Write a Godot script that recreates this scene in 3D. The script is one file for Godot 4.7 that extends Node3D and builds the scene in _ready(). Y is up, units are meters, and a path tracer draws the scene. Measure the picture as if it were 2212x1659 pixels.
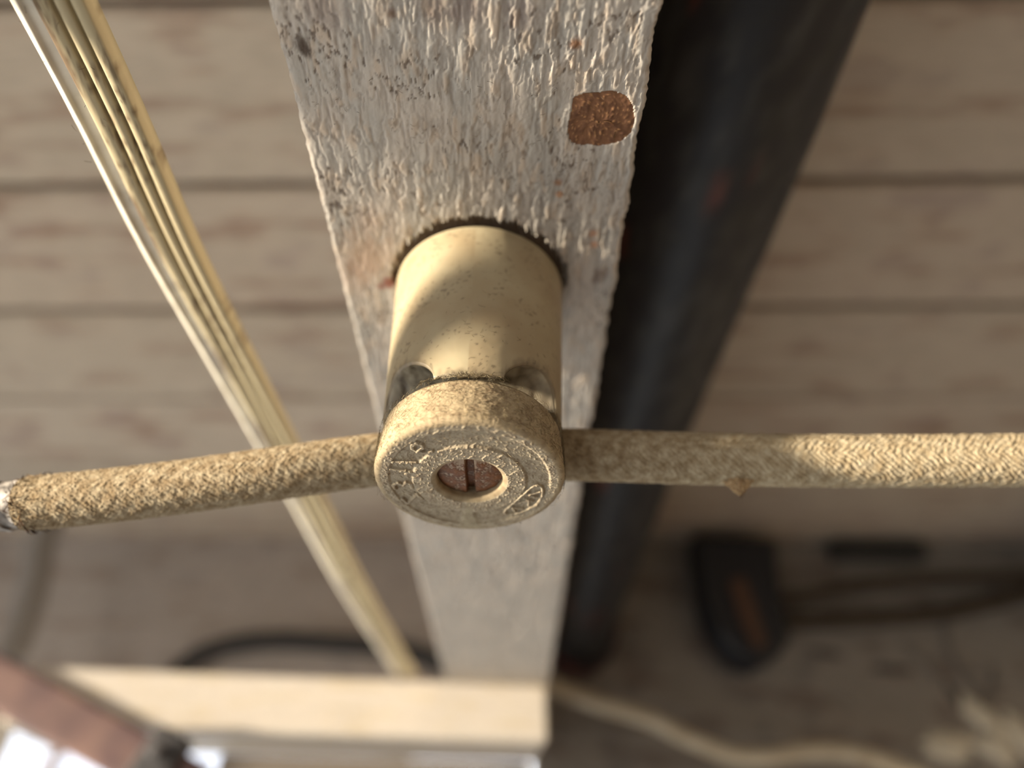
extends Node3D

# ---------------------------------------------------------------- camera frame
const CY := 2.10          # eye height above the floor
const FPX := 1400.0       # focal length in pixels of the 2212 x 1659 frame
const PITCH := 0.69342    # 39.73 degrees upwards
const ROLL := 0.0061
const HB := 0.1073        # underside of the joist above the eye
const HC := 0.302         # ceiling above the eye
const DWALL := 0.61       # far wall
const INS_D := 0.0961     # insulator axis
const INS_R := 0.0181

var rng := RandomNumberGenerator.new()
var nz := {}
var taken := {}
var cam_basis: Basis
var mats := {}

func noise(seed_: int, kind := FastNoiseLite.TYPE_SIMPLEX_SMOOTH, oct := 1) -> FastNoiseLite:
	var n := FastNoiseLite.new()
	n.seed = seed_
	n.noise_type = kind
	n.frequency = 1.0
	n.fractal_type = FastNoiseLite.FRACTAL_FBM if oct > 1 else FastNoiseLite.FRACTAL_NONE
	n.fractal_octaves = oct
	return n

# a pixel gives a direction; the distance comes from the plane named
func ray(px: float, py: float) -> Vector3:
	return (cam_basis * Vector3((px - 1106.0) / FPX, (829.5 - py) / FPX, -1.0))

func hy(px: float, py: float, h: float) -> Vector3:   # on the level h above the eye
	var r := ray(px, py)
	return Vector3(0, CY, 0) + r * (h / r.y)

func hz(px: float, py: float, d: float) -> Vector3:   # on the upright plane at distance d
	var r := ray(px, py)
	return Vector3(0, CY, 0) + r * (-d / r.z)

func sr(r: float, g: float, b: float) -> Color:       # sRGB 0..255 to linear
	return Color(r / 255.0, g / 255.0, b / 255.0).srgb_to_linear()

func numbered(called: String) -> String:
	if not taken.has(called):
		taken[called] = 0
		return called
	taken[called] += 1
	return "%s_%03d" % [called, taken[called]]

func thing(called: String, label: String, category: String, at := Vector3.ZERO, group := "", kind := "") -> Node3D:
	var o := Node3D.new()
	o.name = numbered(called)
	add_child(o)
	o.position = at
	tag(o, label, category, group, kind)
	return o

func tag(o: Node, label: String, category: String, group := "", kind := "") -> void:
	o.set_meta("label", label)
	o.set_meta("category", category)
	if group:
		o.set_meta("group", group)
	if kind:
		o.set_meta("kind", kind)

func put(called: String, m: Mesh, mat: Material, parent: Node = self, at := Vector3.ZERO) -> MeshInstance3D:
	var o := MeshInstance3D.new()
	o.name = numbered(called) if parent == self else called
	o.mesh = m
	o.material_override = mat
	o.cast_shadow = GeometryInstance3D.SHADOW_CASTING_SETTING_DOUBLE_SIDED
	parent.add_child(o, true)
	o.position = at
	return o

# ---------------------------------------------------------------- mesh helpers
func grid(nu: int, nv: int, p: PackedVector3Array, c: PackedColorArray, closed: bool, flip: bool, uv := PackedVector2Array()) -> ArrayMesh:
	var n := PackedVector3Array()
	n.resize(nu * nv)
	for v in nv:
		var v0 := maxi(v - 1, 0) * nu
		var v1 := mini(v + 1, nv - 1) * nu
		for u in nu:
			var u0 := u - 1
			var u1 := u + 1
			if closed:
				u0 = (u0 + nu) % nu
				u1 = u1 % nu
			else:
				u0 = maxi(u0, 0)
				u1 = mini(u1, nu - 1)
			var q := (p[v * nu + u1] - p[v * nu + u0]).cross(p[v1 + u] - p[v0 + u])
			var l := q.length()
			q = q / l if l > 0.0 else Vector3.UP
			n[v * nu + u] = -q if flip else q
	var mu := nu if closed else nu - 1
	var ix := PackedInt32Array()
	ix.resize(mu * (nv - 1) * 6)
	var k := 0
	for v in nv - 1:
		for u in mu:
			var a := v * nu + u
			var b := v * nu + (u + 1) % nu
			var e := a + nu
			var d := b + nu
			if flip:
				ix[k] = a; ix[k + 1] = b; ix[k + 2] = e
				ix[k + 3] = b; ix[k + 4] = d; ix[k + 5] = e
			else:
				ix[k] = a; ix[k + 1] = e; ix[k + 2] = b
				ix[k + 3] = b; ix[k + 4] = e; ix[k + 5] = d
			k += 6
	var arr := []
	arr.resize(Mesh.ARRAY_MAX)
	arr[Mesh.ARRAY_VERTEX] = p
	arr[Mesh.ARRAY_NORMAL] = n
	arr[Mesh.ARRAY_INDEX] = ix
	if c.size():
		arr[Mesh.ARRAY_COLOR] = c
	if uv.size():
		arr[Mesh.ARRAY_TEX_UV] = uv
	var m := ArrayMesh.new()
	m.add_surface_from_arrays(Mesh.PRIMITIVE_TRIANGLES, arr)
	return m

# a chamfered box: size, chamfer; centre at origin
func cbox(s: Vector3, ch: float) -> ArrayMesh:
	var st := SurfaceTool.new()
	st.begin(Mesh.PRIMITIVE_TRIANGLES)
	st.set_smooth_group(-1)
	var h := s * 0.5
	var pts := []
	for sx in [-1, 1]:
		for sy in [-1, 1]:
			for sz in [-1, 1]:
				var q := Vector3(sx, sy, sz)
				pts.append([Vector3(q.x * h.x, q.y * (h.y - ch), q.z * (h.z - ch)), Vector3(q.x * (h.x - ch), q.y * h.y, q.z * (h.z - ch)), Vector3(q.x * (h.x - ch), q.y * (h.y - ch), q.z * h.z)])
	var poly := func(l: Array) -> void:
		var mid := Vector3.ZERO
		for v in l:
			mid += v
		mid /= l.size()
		var nn: Vector3 = (l[1] - l[0]).cross(l[2] - l[0])
		if nn.dot(mid) > 0.0:
			l.reverse()
		for i in range(1, l.size() - 1):
			st.add_vertex(l[0]); st.add_vertex(l[i]); st.add_vertex(l[i + 1])
	var id := func(a: int, b: int, c: int) -> int: return a * 4 + b * 2 + c
	for a in 2:
		poly.call([pts[id.call(a, 0, 0)][0], pts[id.call(a, 1, 0)][0], pts[id.call(a, 1, 1)][0], pts[id.call(a, 0, 1)][0]])
		poly.call([pts[id.call(0, a, 0)][1], pts[id.call(1, a, 0)][1], pts[id.call(1, a, 1)][1], pts[id.call(0, a, 1)][1]])
		poly.call([pts[id.call(0, 0, a)][2], pts[id.call(1, 0, a)][2], pts[id.call(1, 1, a)][2], pts[id.call(0, 1, a)][2]])
		for b in 2:
			poly.call([pts[id.call(a, b, 0)][0], pts[id.call(a, b, 0)][1], pts[id.call(a, b, 1)][1], pts[id.call(a, b, 1)][0]])
			poly.call([pts[id.call(a, 0, b)][0], pts[id.call(a, 0, b)][2], pts[id.call(a, 1, b)][2], pts[id.call(a, 1, b)][0]])
			poly.call([pts[id.call(0, a, b)][1], pts[id.call(0, a, b)][2], pts[id.call(1, a, b)][2], pts[id.call(1, a, b)][1]])
			for c in 2:
				poly.call([pts[id.call(a, b, c)][0], pts[id.call(a, b, c)][1], pts[id.call(a, b, c)][2]])
	st.generate_normals()
	return st.commit()

func spline(pts: Array, step: float) -> PackedVector3Array:
	var cu := Curve3D.new()
	cu.bake_interval = step
	for i in pts.size():
		var a: Vector3 = pts[maxi(i - 1, 0)]
		var b: Vector3 = pts[mini(i + 1, pts.size() - 1)]
		var t := (b - a) / 6.0
		cu.add_point(pts[i], -t, t)
	var out := PackedVector3Array()
	var n := int(cu.get_baked_length() / step) + 1
	for i in n + 1:
		out.append(cu.sample_baked(cu.get_baked_length() * i / n, true))
	return out

# a tube along a path; rad: Callable(s, angle) -> radius; col: Callable(s, angle) -> Color
func tube(path: PackedVector3Array, nu: int, rad: Callable, col: Callable, up := Vector3.UP, capped := true) -> ArrayMesh:
	var p := PackedVector3Array()
	var c := PackedColorArray()
	var s := 0.0
	var nv := path.size()
	for v in nv:
		var t := (path[mini(v + 1, nv - 1)] - path[maxi(v - 1, 0)]).normalized()
		var side := t.cross(up).normalized()
		var u2 := side.cross(t)
		if v:
			s += path[v].distance_to(path[v - 1])
		if capped and v == 0:
			for u in nu:
				p.append(path[v]); c.append(col.call(s, 0.0))
		for u in nu:
			var a := TAU * u / nu
			p.append(path[v] + (side * cos(a) + u2 * sin(a)) * rad.call(s, a))
			c.append(col.call(s, a))
		if capped and v == nv - 1:
			for u in nu:
				p.append(path[v]); c.append(col.call(s, 0.0))
	return grid(nu, nv + (2 if capped else 0), p, c, true, false)

# a profile (x, y) pulled along a path, x to the right of travel, y up
func sweep(path: PackedVector3Array, prof: PackedVector2Array, col: Callable, flip := false) -> ArrayMesh:
	var p := PackedVector3Array()
	var c := PackedColorArray()
	var nv := path.size()
	for v in nv:
		var t := (path[mini(v + 1, nv - 1)] - path[maxi(v - 1, 0)]).normalized()
		var side := t.cross(Vector3.UP).normalized()
		var u2 := side.cross(t)
		for q in prof:
			var w := path[v] + side * q.x + u2 * q.y
			p.append(w)
			c.append(col.call(w, q))
	return grid(prof.size(), nv, p, c, true, flip)

# short curled hairs: spots are [position, normal]
func hairs(spots: Array, len0: float, len1: float, thick: float, lift: float, cols: Array) -> ArrayMesh:
	var p := PackedVector3Array()
	var n := PackedVector3Array()
	var c := PackedColorArray()
	var ix := PackedInt32Array()
	for s in spots:
		var nn: Vector3 = s[1]
		var t := nn.cross(Vector3(rng.randfn(), rng.randfn(), rng.randfn())).normalized()
		var b := nn.cross(t)
		var l := rng.randf_range(len0, len1)
		var curl := rng.randf_range(-1.6, 1.6)
		var up0 := rng.randf_range(0.0, lift)
		var pos: Vector3 = s[0] - nn * thick * 0.5
		var colr: Color = cols[rng.randi() % cols.size()]
		var dirn := (t + nn * up0).normalized()
		var segs := 4
		for k in segs + 1:
			var w := thick * (1.0 if k < segs else 0.3)
			for j in 3:
				var a := TAU * j / 3.0
				var off := (b * cos(a) + nn * sin(a))
				p.append(pos + off * w)
				n.append(off)
				c.append(colr)
			if k < segs:
				var base := p.size() - 3
				for j in 3:
					var j2 := (j + 1) % 3
					ix.append_array([base + j, base + j2, base + 3 + j, base + j2, base + 3 + j2, base + 3 + j])
			dirn = (dirn.rotated(nn, curl / segs) - nn * up0 * 0.45 / segs).normalized()
			pos += dirn * l / segs
	var arr := []
	arr.resize(Mesh.ARRAY_MAX)
	arr[Mesh.ARRAY_VERTEX] = p
	arr[Mesh.ARRAY_NORMAL] = n
	arr[Mesh.ARRAY_COLOR] = c
	arr[Mesh.ARRAY_INDEX] = ix
	var m := ArrayMesh.new()
	m.add_surface_from_arrays(Mesh.PRIMITIVE_TRIANGLES, arr)
	return m

# ---------------------------------------------------------------- materials
func vmat(rough: float, spec := 0.5, metal := 0.0) -> StandardMaterial3D:
	var m := StandardMaterial3D.new()
	m.vertex_color_use_as_albedo = true
	m.roughness = rough
	m.metallic_specular = spec
	m.metallic = metal
	return m

func plain(c: Color, rough: float, spec := 0.5, metal := 0.0) -> StandardMaterial3D:
	var m := StandardMaterial3D.new()
	m.albedo_color = c.linear_to_srgb()
	m.roughness = rough
	m.metallic_specular = spec
	m.metallic = metal
	return m

# old whitewash over boards: streaks along u, stains where the wash has worn through
func wash_texture(seed_: int, base: Array, worn: Array, dirt: Array, amount: float) -> ImageTexture:
	var w := 1024
	var h := 512
	var im := Image.create(w, h, false, Image.FORMAT_RGB8)
	var a := noise(seed_, FastNoiseLite.TYPE_SIMPLEX_SMOOTH, 4)
	var b := noise(seed_ + 1, FastNoiseLite.TYPE_SIMPLEX_SMOOTH, 3)
	var d := noise(seed_ + 2, FastNoiseLite.TYPE_SIMPLEX_SMOOTH, 2)
	var cb := Color(base[0] / 255.0, base[1] / 255.0, base[2] / 255.0)
	var cw := Color(worn[0] / 255.0, worn[1] / 255.0, worn[2] / 255.0)
	var cd := Color(dirt[0] / 255.0, dirt[1] / 255.0, dirt[2] / 255.0)
	for y in h:
		for x in w:
			var u := float(x) / w
			var v := float(y) / h
			# blend the two ends so that the picture repeats
			var e := smoothstep(0.85, 1.0, u)
			var s1 := lerpf(a.get_noise_2d(u * 3.5, v * 15.0), a.get_noise_2d((u - 1.0) * 3.5, v * 15.0), e)
			var s2 := lerpf(b.get_noise_2d(u * 9.0, v * 9.0), b.get_noise_2d((u - 1.0) * 9.0, v * 9.0), e)
			var s3 := lerpf(d.get_noise_2d(u * 30.0, v * 160.0), d.get_noise_2d((u - 1.0) * 30.0, v * 160.0), e)
			var k := smoothstep(0.05, 0.5, s1 * 0.9 + s2 * 0.5) * amount
			var c := cb.lerp(cw, k)
			c = c.lerp(cd, smoothstep(0.18, 0.55, s2 * 0.8 - s1 * 0.5) * amount * 0.6)
			c = c * (1.0 + 0.07 * s3 + 0.05 * s2)
			im.set_pixel(x, y, c)
	return ImageTexture.create_from_image(im)

func tex_mat(t: Texture2D, rough: float, scale_: Vector3, offset := Vector3.ZERO) -> StandardMaterial3D:
	var m := StandardMaterial3D.new()
	m.albedo_texture = t
	m.roughness = rough
	m.metallic_specular = 0.3
	m.uv1_triplanar = true
	m.uv1_world_triplanar = true
	m.uv1_scale = scale_
	m.uv1_offset = offset
	return m

# ================================================================ the scene
func _ready() -> void:
	rng.seed = 4711
	# camera
	cam_basis = Basis(Vector3.RIGHT, PITCH) * Basis(Vector3(0, 0, 1), ROLL)
	var cam := Camera3D.new()
	cam.name = "camera"
	add_child(cam)
	cam.transform = Transform3D(cam_basis, Vector3(0, CY, 0))
	var att := CameraAttributesPhysical.new()
	att.frustum_focal_length = 17.5 * FPX / 829.5
	att.frustum_focus_distance = 0.108
	att.frustum_near = 0.01
	att.frustum_far = 200.0
	att.exposure_aperture = 6.8
	cam.attributes = att
	cam.fov = rad_to_deg(2.0 * atan(829.5 / FPX))
	cam.near = 0.01
	cam.far = 200.0
	cam.current = true
	# sky
	var env := Environment.new()
	env.background_mode = Environment.BG_SKY
	var skym := ProceduralSkyMaterial.new()
	skym.sky_top_color = Color(0.58, 0.64, 0.72)
	skym.sky_horizon_color = Color(0.87, 0.865, 0.85)
	skym.ground_horizon_color = Color(0.65, 0.61, 0.55)
	skym.ground_bottom_color = Color(0.46, 0.42, 0.37)
	skym.sun_angle_max = 1.0
	skym.energy_multiplier = 1.0
	var sky := Sky.new()
	sky.sky_material = skym
	env.sky = sky
	env.background_energy_multiplier = 7.8
	env.tonemap_mode = Environment.TONE_MAPPER_LINEAR
	env.tonemap_exposure = 1.0
	env.sdfgi_enabled = true
	env.ssao_enabled = true
	env.ssil_enabled = true
	var we := WorldEnvironment.new()
	we.name = "world_environment"
	we.environment = env
	add_child(we)
	# low evening sun, from the left and a little behind the camera
	var sun := DirectionalLight3D.new()
	sun.name = "sun"
	add_child(sun)
	var az := deg_to_rad(20.5)
	var el := deg_to_rad(2.2)
	sun.look_at_from_position(Vector3.ZERO, Vector3(cos(az) * cos(el), sin(el), -sin(az) * cos(el)), Vector3.UP)
	sun.light_color = Color(1.0, 0.935, 0.83)
	sun.light_energy = 4.7
	sun.light_angular_distance = 3.0
	sun.shadow_enabled = true

	build_setting()
	build_joist()
	build_neighbours()
	build_insulator()
	build_cable()
	build_trunking()
	build_pipe()
	build_beam_and_pole()
	build_far_things()

# ---------------------------------------------------------------- setting
func build_setting() -> void:
	var wash := wash_texture(11, [190, 176, 159], [148, 124, 108], [146, 130, 124], 0.75)
	var wash2 := wash_texture(37, [188, 175, 158], [150, 128, 112], [144, 130, 122], 0.65)
	var mb := [tex_mat(wash, 0.85, Vector3(1.6, 1.6, 3.2)), tex_mat(wash2, 0.85, Vector3(1.6, 1.6, 3.2), Vector3(0.37, 0, 0.21))]
	var ceil := thing("ceiling", "whitewashed plank ceiling of worn horizontal boards behind the beam", "ceiling", Vector3.ZERO, "", "structure")
	var seam := hy(1106, 402, HC)
	var bw := 0.0899
	ceil.position = Vector3(0, CY + HC, seam.z)
	ceil.rotation.y = deg_to_rad(-0.9)
	var plank := cbox(Vector3(3.4, 0.02, bw - 0.0034), 0.0022)
	for i in range(-4, 13):
		var o := put("ceiling_board", plank, mb[(i + 20) % 2], ceil, Vector3(-0.15 + 0.02 * ((i * 7) % 5), 0.0101 + 0.0006 * ((i * 3) % 4 - 1), (i - 0.5) * bw))
		o.rotation.x = deg_to_rad(0.25 * ((i * 5) % 3 - 1))
	put("ceiling_backing", cbox(Vector3(3.5, 0.02, 1.9), 0.001), plain(sr(58, 46, 38), 0.9), ceil, Vector3(-0.1, 0.034, 0.25))
	# far wall: whole on the right, left of the joist only above the opening
	var plaster := wash_texture(71, [142, 135, 127], [118, 107, 98], [106, 102, 98], 1.0)
	var mw := tex_mat(plaster, 0.9, Vector3(2.0, 2.4, 2.0))
	var wall := thing("wall_far", "dim grey plastered wall behind the pipe and cables", "wall", Vector3.ZERO, "", "structure")
	put("wall_panel", cbox(Vector3(0.74, CY + HC + 0.05, 0.08), 0.002), mw, wall, Vector3(0.02 + 0.37, (CY + HC + 0.05) / 2.0, -DWALL - 0.04))
	put("wall_header", cbox(Vector3(0.80, HC - 0.145, 0.08), 0.002), tex_mat(wash_texture(77, [168, 160, 154], [146, 134, 126], [140, 134, 132], 0.8), 0.9, Vector3(2.0, 2.4, 2.0), Vector3(0.3, 0.4, 0)), wall, Vector3(0.02 - 0.40, CY + 0.15 + (HC - 0.145) / 2.0, -DWALL - 0.04))
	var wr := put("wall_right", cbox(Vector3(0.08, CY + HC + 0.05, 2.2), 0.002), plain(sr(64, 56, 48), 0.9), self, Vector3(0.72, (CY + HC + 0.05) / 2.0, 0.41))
	var bk := put("wall_back", cbox(Vector3(1.3, CY + HC + 0.05, 0.08), 0.002), plain(sr(70, 60, 50), 0.9), self, Vector3(0.10, (CY + HC + 0.05) / 2.0, 1.30))
	var post := put("added_shade_post", cbox(Vector3(0.17, CY + HB, 0.06), 0.003), plain(sr(206, 200, 188), 0.7), self, Vector3(-0.392, (CY + HB) / 2.0, -0.42))  # added out of view to keep the sun off the far wall
	tag(post, "added unseen white post that shades the far wall, left of the rusty bar", "post")
	tag(bk, "dark wooden back wall of the porch behind the viewer", "wall", "", "structure")
	tag(wr, "plain plastered side wall of the porch right of the pipe", "wall", "", "structure")
	var fl := put("floor", cbox(Vector3(2.5, 0.1, 2.6), 0.004), plain(sr(104, 90, 76), 0.8), self, Vector3(-0.5, -0.05, 0.40))
	var yard := put("ground", cbox(Vector3(7.0, 0.1, 9.0), 0.004), plain(sr(204, 192, 174), 0.9), self, Vector3(-3.0, -0.155, 0.0))
	tag(yard, "pale sandy yard outside the porch", "ground", "", "structure")
	tag(fl, "light wooden porch floor far below the beam", "floor", "", "structure")

# ---------------------------------------------------------------- the joist
func build_joist() -> void:
	var xl := -0.0374
	var xr := 0.0224
	var n1 := noise(1)
	var n2 := noise(2)
	var n3 := noise(3)
	var n4 := noise(4, FastNoiseLite.TYPE_SIMPLEX_SMOOTH, 3)
	var n5 := noise(5)
	var cell := noise(6, FastNoiseLite.TYPE_CELLULAR)
	cell.cellular_return_type = FastNoiseLite.RETURN_DISTANCE2_SUB
	cell.cellular_jitter = 1.0
	# bare patch where the paint has come off
	var outline := PackedVector2Array()
	for q in [[1240, 212], [1262, 203], [1295, 201], [1325, 197], [1350, 208], [1366, 228], [1370, 250], [1368, 270], [1362, 290], [1340, 306], [1318, 311], [1295, 315], [1270, 311], [1255, 314], [1240, 309], [1230, 300], [1227, 280], [1231, 258], [1235, 240]]:
		var w := hy(q[0], q[1], HB)
		outline.append(Vector2(w.x, w.z))
	var lo := outline[0]
	var hi := outline[0]
	for q in outline:
		lo = lo.min(q)
		hi = hi.max(q)
	var rows := PackedFloat32Array()
	var d := -0.25
	while d < 0.030:
		rows.append(d)
		d += 0.015
	d = 0.032
	while d < 0.2:
		rows.append(d)
		d += 0.00030
	while d < 0.42:
		rows.append(d)
		d += 0.0009
	while d < DWALL + 0.01:
		rows.append(d)
		d += 0.02
	# profile of the cross-section
	var px := PackedFloat32Array()
	var ph := PackedFloat32Array()
	var pn := PackedVector2Array()
	var rr := 0.0011
	for i in 12:
		px.append(xl); ph.append(lerpf(HC + 0.004, HB + rr + 0.0003, i / 11.0)); pn.append(Vector2(-1, 0))
	for i in 5:
		var a := deg_to_rad(90.0 * (i + 0.5) / 5.0)
		px.append(xl + rr - rr * cos(a)); ph.append(HB + rr - rr * sin(a)); pn.append(Vector2(-cos(a), -sin(a)))
	var nb := 260
	for i in nb:
		px.append(lerpf(xl + rr, xr - rr, i / (nb - 1.0))); ph.append(HB); pn.append(Vector2(0, -1))
	for i in 5:
		var a := deg_to_rad(90.0 * (4.5 - i) / 5.0)
		px.append(xr - rr + rr * cos(a)); ph.append(HB + rr - rr * sin(a)); pn.append(Vector2(cos(a), -sin(a)))
	for i in 12:
		px.append(xr); ph.append(lerpf(HB + rr + 0.0003, HC + 0.004, i / 11.0)); pn.append(Vector2(1, 0))
	var nu := px.size()
	# stains: pixel, radius in metres, colour, strength
	var stains := []
	for q in [[838, 610, 0.0016, 130, 58, 40, 0.9], [822, 618, 0.0012, 130, 58, 40, 0.7], [790, 555, 0.0065, 184, 152, 126, 0.55], [770, 600, 0.005, 178, 150, 130, 0.4], [800, 480, 0.004, 168, 140, 120, 0.35], [1247, 95, 0.0011, 150, 105, 70, 0.9], [1282, 505, 0.0010, 196, 150, 120, 0.9], [1284, 530, 0.0010, 196, 150, 120, 0.9], [1206, 395, 0.0008, 150, 110, 80, 0.9], [1209, 420, 0.0008, 190, 145, 110, 0.9], [940, 20, 0.003, 110, 92, 84, 0.6], [700, 20, 0.004, 120, 104, 98, 0.5], [1010, 15, 0.003, 116, 96, 92, 0.5], [1120, 40, 0.003, 125, 105, 100, 0.4], [655, 100, 0.0014, 84, 72, 60, 0.9], [665, 112, 0.0012, 80, 66, 56, 0.9], [845, 30, 0.001, 110, 80, 60, 0.8], [1300, 590, 0.0016, 110, 88, 74, 0.7], [1290, 605, 0.0016, 106, 84, 70, 0.6]]:
		var w := hy(q[0], q[1], HB)
		stains.append([Vector2(w.x, w.z), q[2], sr(q[3], q[4], q[5]), q[6]])
	var ins_z := hy(1030, 482, HB).z - INS_R
	var base := sr(198, 190, 180)
	var cool := sr(184, 180, 173)
	var warm := sr(196, 178, 158)
	var speck := sr(96, 80, 68)
	var p := PackedVector3Array()
	var c := PackedColorArray()
	p.resize(nu * rows.size())
	c.resize(nu * rows.size())
	var k := 0
	for v in rows.size():
		var z := -rows[v]
		var edge_l := n2.get_noise_2d(z * 260.0, 3.0) * 0.00022 + n1.get_noise_2d(z * 900.0, 9.0) * 0.0001
		var edge_r := n2.get_noise_2d(z * 160.0, 33.0) * 0.0005 + n1.get_noise_2d(z * 700.0, 19.0) * 0.00018
		var near: bool = rows[v] > 0.031 and rows[v] < 0.42
		for u in nu:
			var x := px[u]
			var q := pn[u]
			var hgt := 0.0
			var col := base
			if near and u > 8 and u < nu - 9:
				var right := smoothstep(-0.030, 0.012, x)
				# brush ridges along the grain
				var r1 := n1.get_noise_2d(x * 720.0, z * 46.0 + n2.get_noise_2d(x * 90.0, z * 40.0) * 1.2)
				var r2 := n3.get_noise_2d(x * 1700.0, z * 120.0)
				# lumps and torn paint
				var lump := n4.get_noise_2d(x * 330.0, z * 130.0)
				var tear := n4.get_noise_2d(x * 210.0 + 40.0, z * 70.0)
				var step := smoothstep(0.10, 0.15, tear + r2 * 0.12)
				var fine := n5.get_noise_2d(x * 3000.0, z * 2200.0)
				hgt = (r1 * 0.060 + r2 * 0.030) * (0.55 + 0.75 * right) + lump * 0.075 * (0.4 + right) + fine * 0.010 - step * 0.085 * (0.5 + right)
				var wx := x * 420.0 + lump * 0.8
				var wz := z * 92.0 + r1 * 0.35 + lump * 0.5
				var crk := 1.0 - smoothstep(0.02, 0.20, cell.get_noise_2d(wx, wz) + 1.0)
				var crk2 := 1.0 - smoothstep(0.02, 0.25, cell.get_noise_2d(wx * 2.3 + 9.0, wz * 2.6) + 1.0)
				hgt -= crk * 0.09 + crk2 * 0.035 * (0.4 + right)
				hgt *= 0.001
				col = base.lerp(cool, clampf(0.5 + 0.9 * n2.get_noise_2d(x * 120.0, z * 60.0), 0.0, 1.0))
				col = col.lerp(warm, smoothstep(0.05, 0.55, lump) * 0.6)
				col = col.lerp(speck, crk * (0.28 + 0.3 * lump) + crk2 * 0.10)
				# pits filled with grime
				var pit := n5.get_noise_2d(x * 820.0 + 7.0 + r2 * 0.6, z * 520.0 + r1 * 0.5)
				var pm := smoothstep(0.78, 0.95, pit + 0.45 * n2.get_noise_2d(x * 60.0, z * 60.0))
				col = col.lerp(speck, pm * 0.8)
				hgt -= pm * 0.00012
				col = col.lerp(speck, smoothstep(0.30, 0.62, -r1 * 0.6 - lump * 0.5 + r2 * 0.25) * 0.35)
				for s in stains:
					var dd: float = (s[0] as Vector2).distance_to(Vector2(x, z)) / s[1]
					if dd < 2.2:
						var f: float = smoothstep(1.0, 0.2, dd * 0.75 + lump * 0.45 + fine * 0.15) * s[3]
						col = col.lerp(s[2], f)
				var rb := Vector2(x + 0.0072, z - ins_z).length() - INS_R
				if rb < 0.0030 and z > ins_z - 0.006:
					var ragged := 0.0011 + 0.0009 * r2 + 0.0006 * lump + 0.0004 * fine - 0.0016 * smoothstep(0.0, -0.006, z - ins_z - 0.004)
					var gap := smoothstep(0.0002, -0.0001, rb - ragged)
					col = col.lerp(sr(104, 84, 66), gap * 0.9)
					hgt -= gap * 0.0024
				if x > lo.x and x < hi.x and z > lo.y and z < hi.y and Geometry2D.is_point_in_polygon(Vector2(x, z), outline):
					hgt = -0.00035
			else:
				hgt = n2.get_noise_3d(ph[u] * 30.0, z * 30.0, x * 10.0) * 0.0002
			var sh := edge_l * (1.0 - smoothstep(xl, xl + 0.004, x)) + edge_r * smoothstep(xr - 0.004, xr, x)
			p[k] = Vector3(x + q.x * hgt + sh, CY + ph[u] + q.y * hgt, z)
			c[k] = col
			k += 1
	var j := thing("wooden_joist", "white painted wooden joist with flaking brushed paint carrying the insulator", "beam")
	put("timber", grid(nu, rows.size(), p, c, false, true), vmat(0.62, 0.45), j)
	# bare wood in the chip
	var mid := Vector2.ZERO
	for q in outline:
		mid += q / outline.size()
	var na := 120
	var nr := 26
	p = PackedVector3Array()
	c = PackedColorArray()
	var brown := sr(134, 96, 70)
	var dark := sr(100, 70, 52)
	var tan_ := sr(176, 132, 92)
	for r in nr:
		for a in na:
			var t := float(a) / na * outline.size()
			var i0 := int(t)
			var e := outline[i0].lerp(outline[(i0 + 1) % outline.size()], t - i0)
			var w := mid.lerp(e, float(r) / (nr - 1) * 1.02)
			var f := n4.get_noise_2d(w.x * 500.0, w.y * 300.0)
			var g := n5.get_noise_2d(w.x * 1500.0, w.y * 1100.0)
			var col := brown.lerp(dark, clampf(0.4 + f, 0.0, 1.0)).lerp(tan_, smoothstep(0.45, 0.7, g) * 0.9)
			p.append(Vector3(w.x, CY + HB + 0.00014 - f * 0.00012 - maxf(g, 0.0) * 0.00008, w.y))
			c.append(col)
	var patch := put("bare_wood_patch", grid(na, nr, p, c, true, false), vmat(0.7, 0.4), j)
	patch.set_meta("label", "brown bare wood where the paint has chipped off")
	# splinters standing in the chip
	var sp := []
	for q in [[1330, 285], [1304, 262], [1342, 283]]:
		sp.append([hy(q[0], q[1], HB) + Vector3(0, 0.0001, 0), Vector3.DOWN])
	put("splinter", hairs(sp, 0.0012, 0.0022, 0.00012, 0.5, [sr(220, 170, 120)]), vmat(0.7), j)
	# loose fibres and specks caught in the paint
	var spots := []
	for i in 420:
		var w := hy(rng.randf_range(600, 1380), rng.randf_range(5, 900), HB)
		if w.x > xl + 0.001 and w.x < xr - 0.001 and w.z < -0.05:
			spots.append([w - Vector3(0, 0.00005, 0), Vector3.DOWN])
	var fib := put("dust_fibres", hairs(spots, 0.0003, 0.0012, 0.00002, 0.35, [sr(120, 104, 88), sr(150, 136, 118), sr(200, 184, 150)]), vmat(0.8, 0.2), j)
	fib.set_meta("kind", "stuff")

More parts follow.
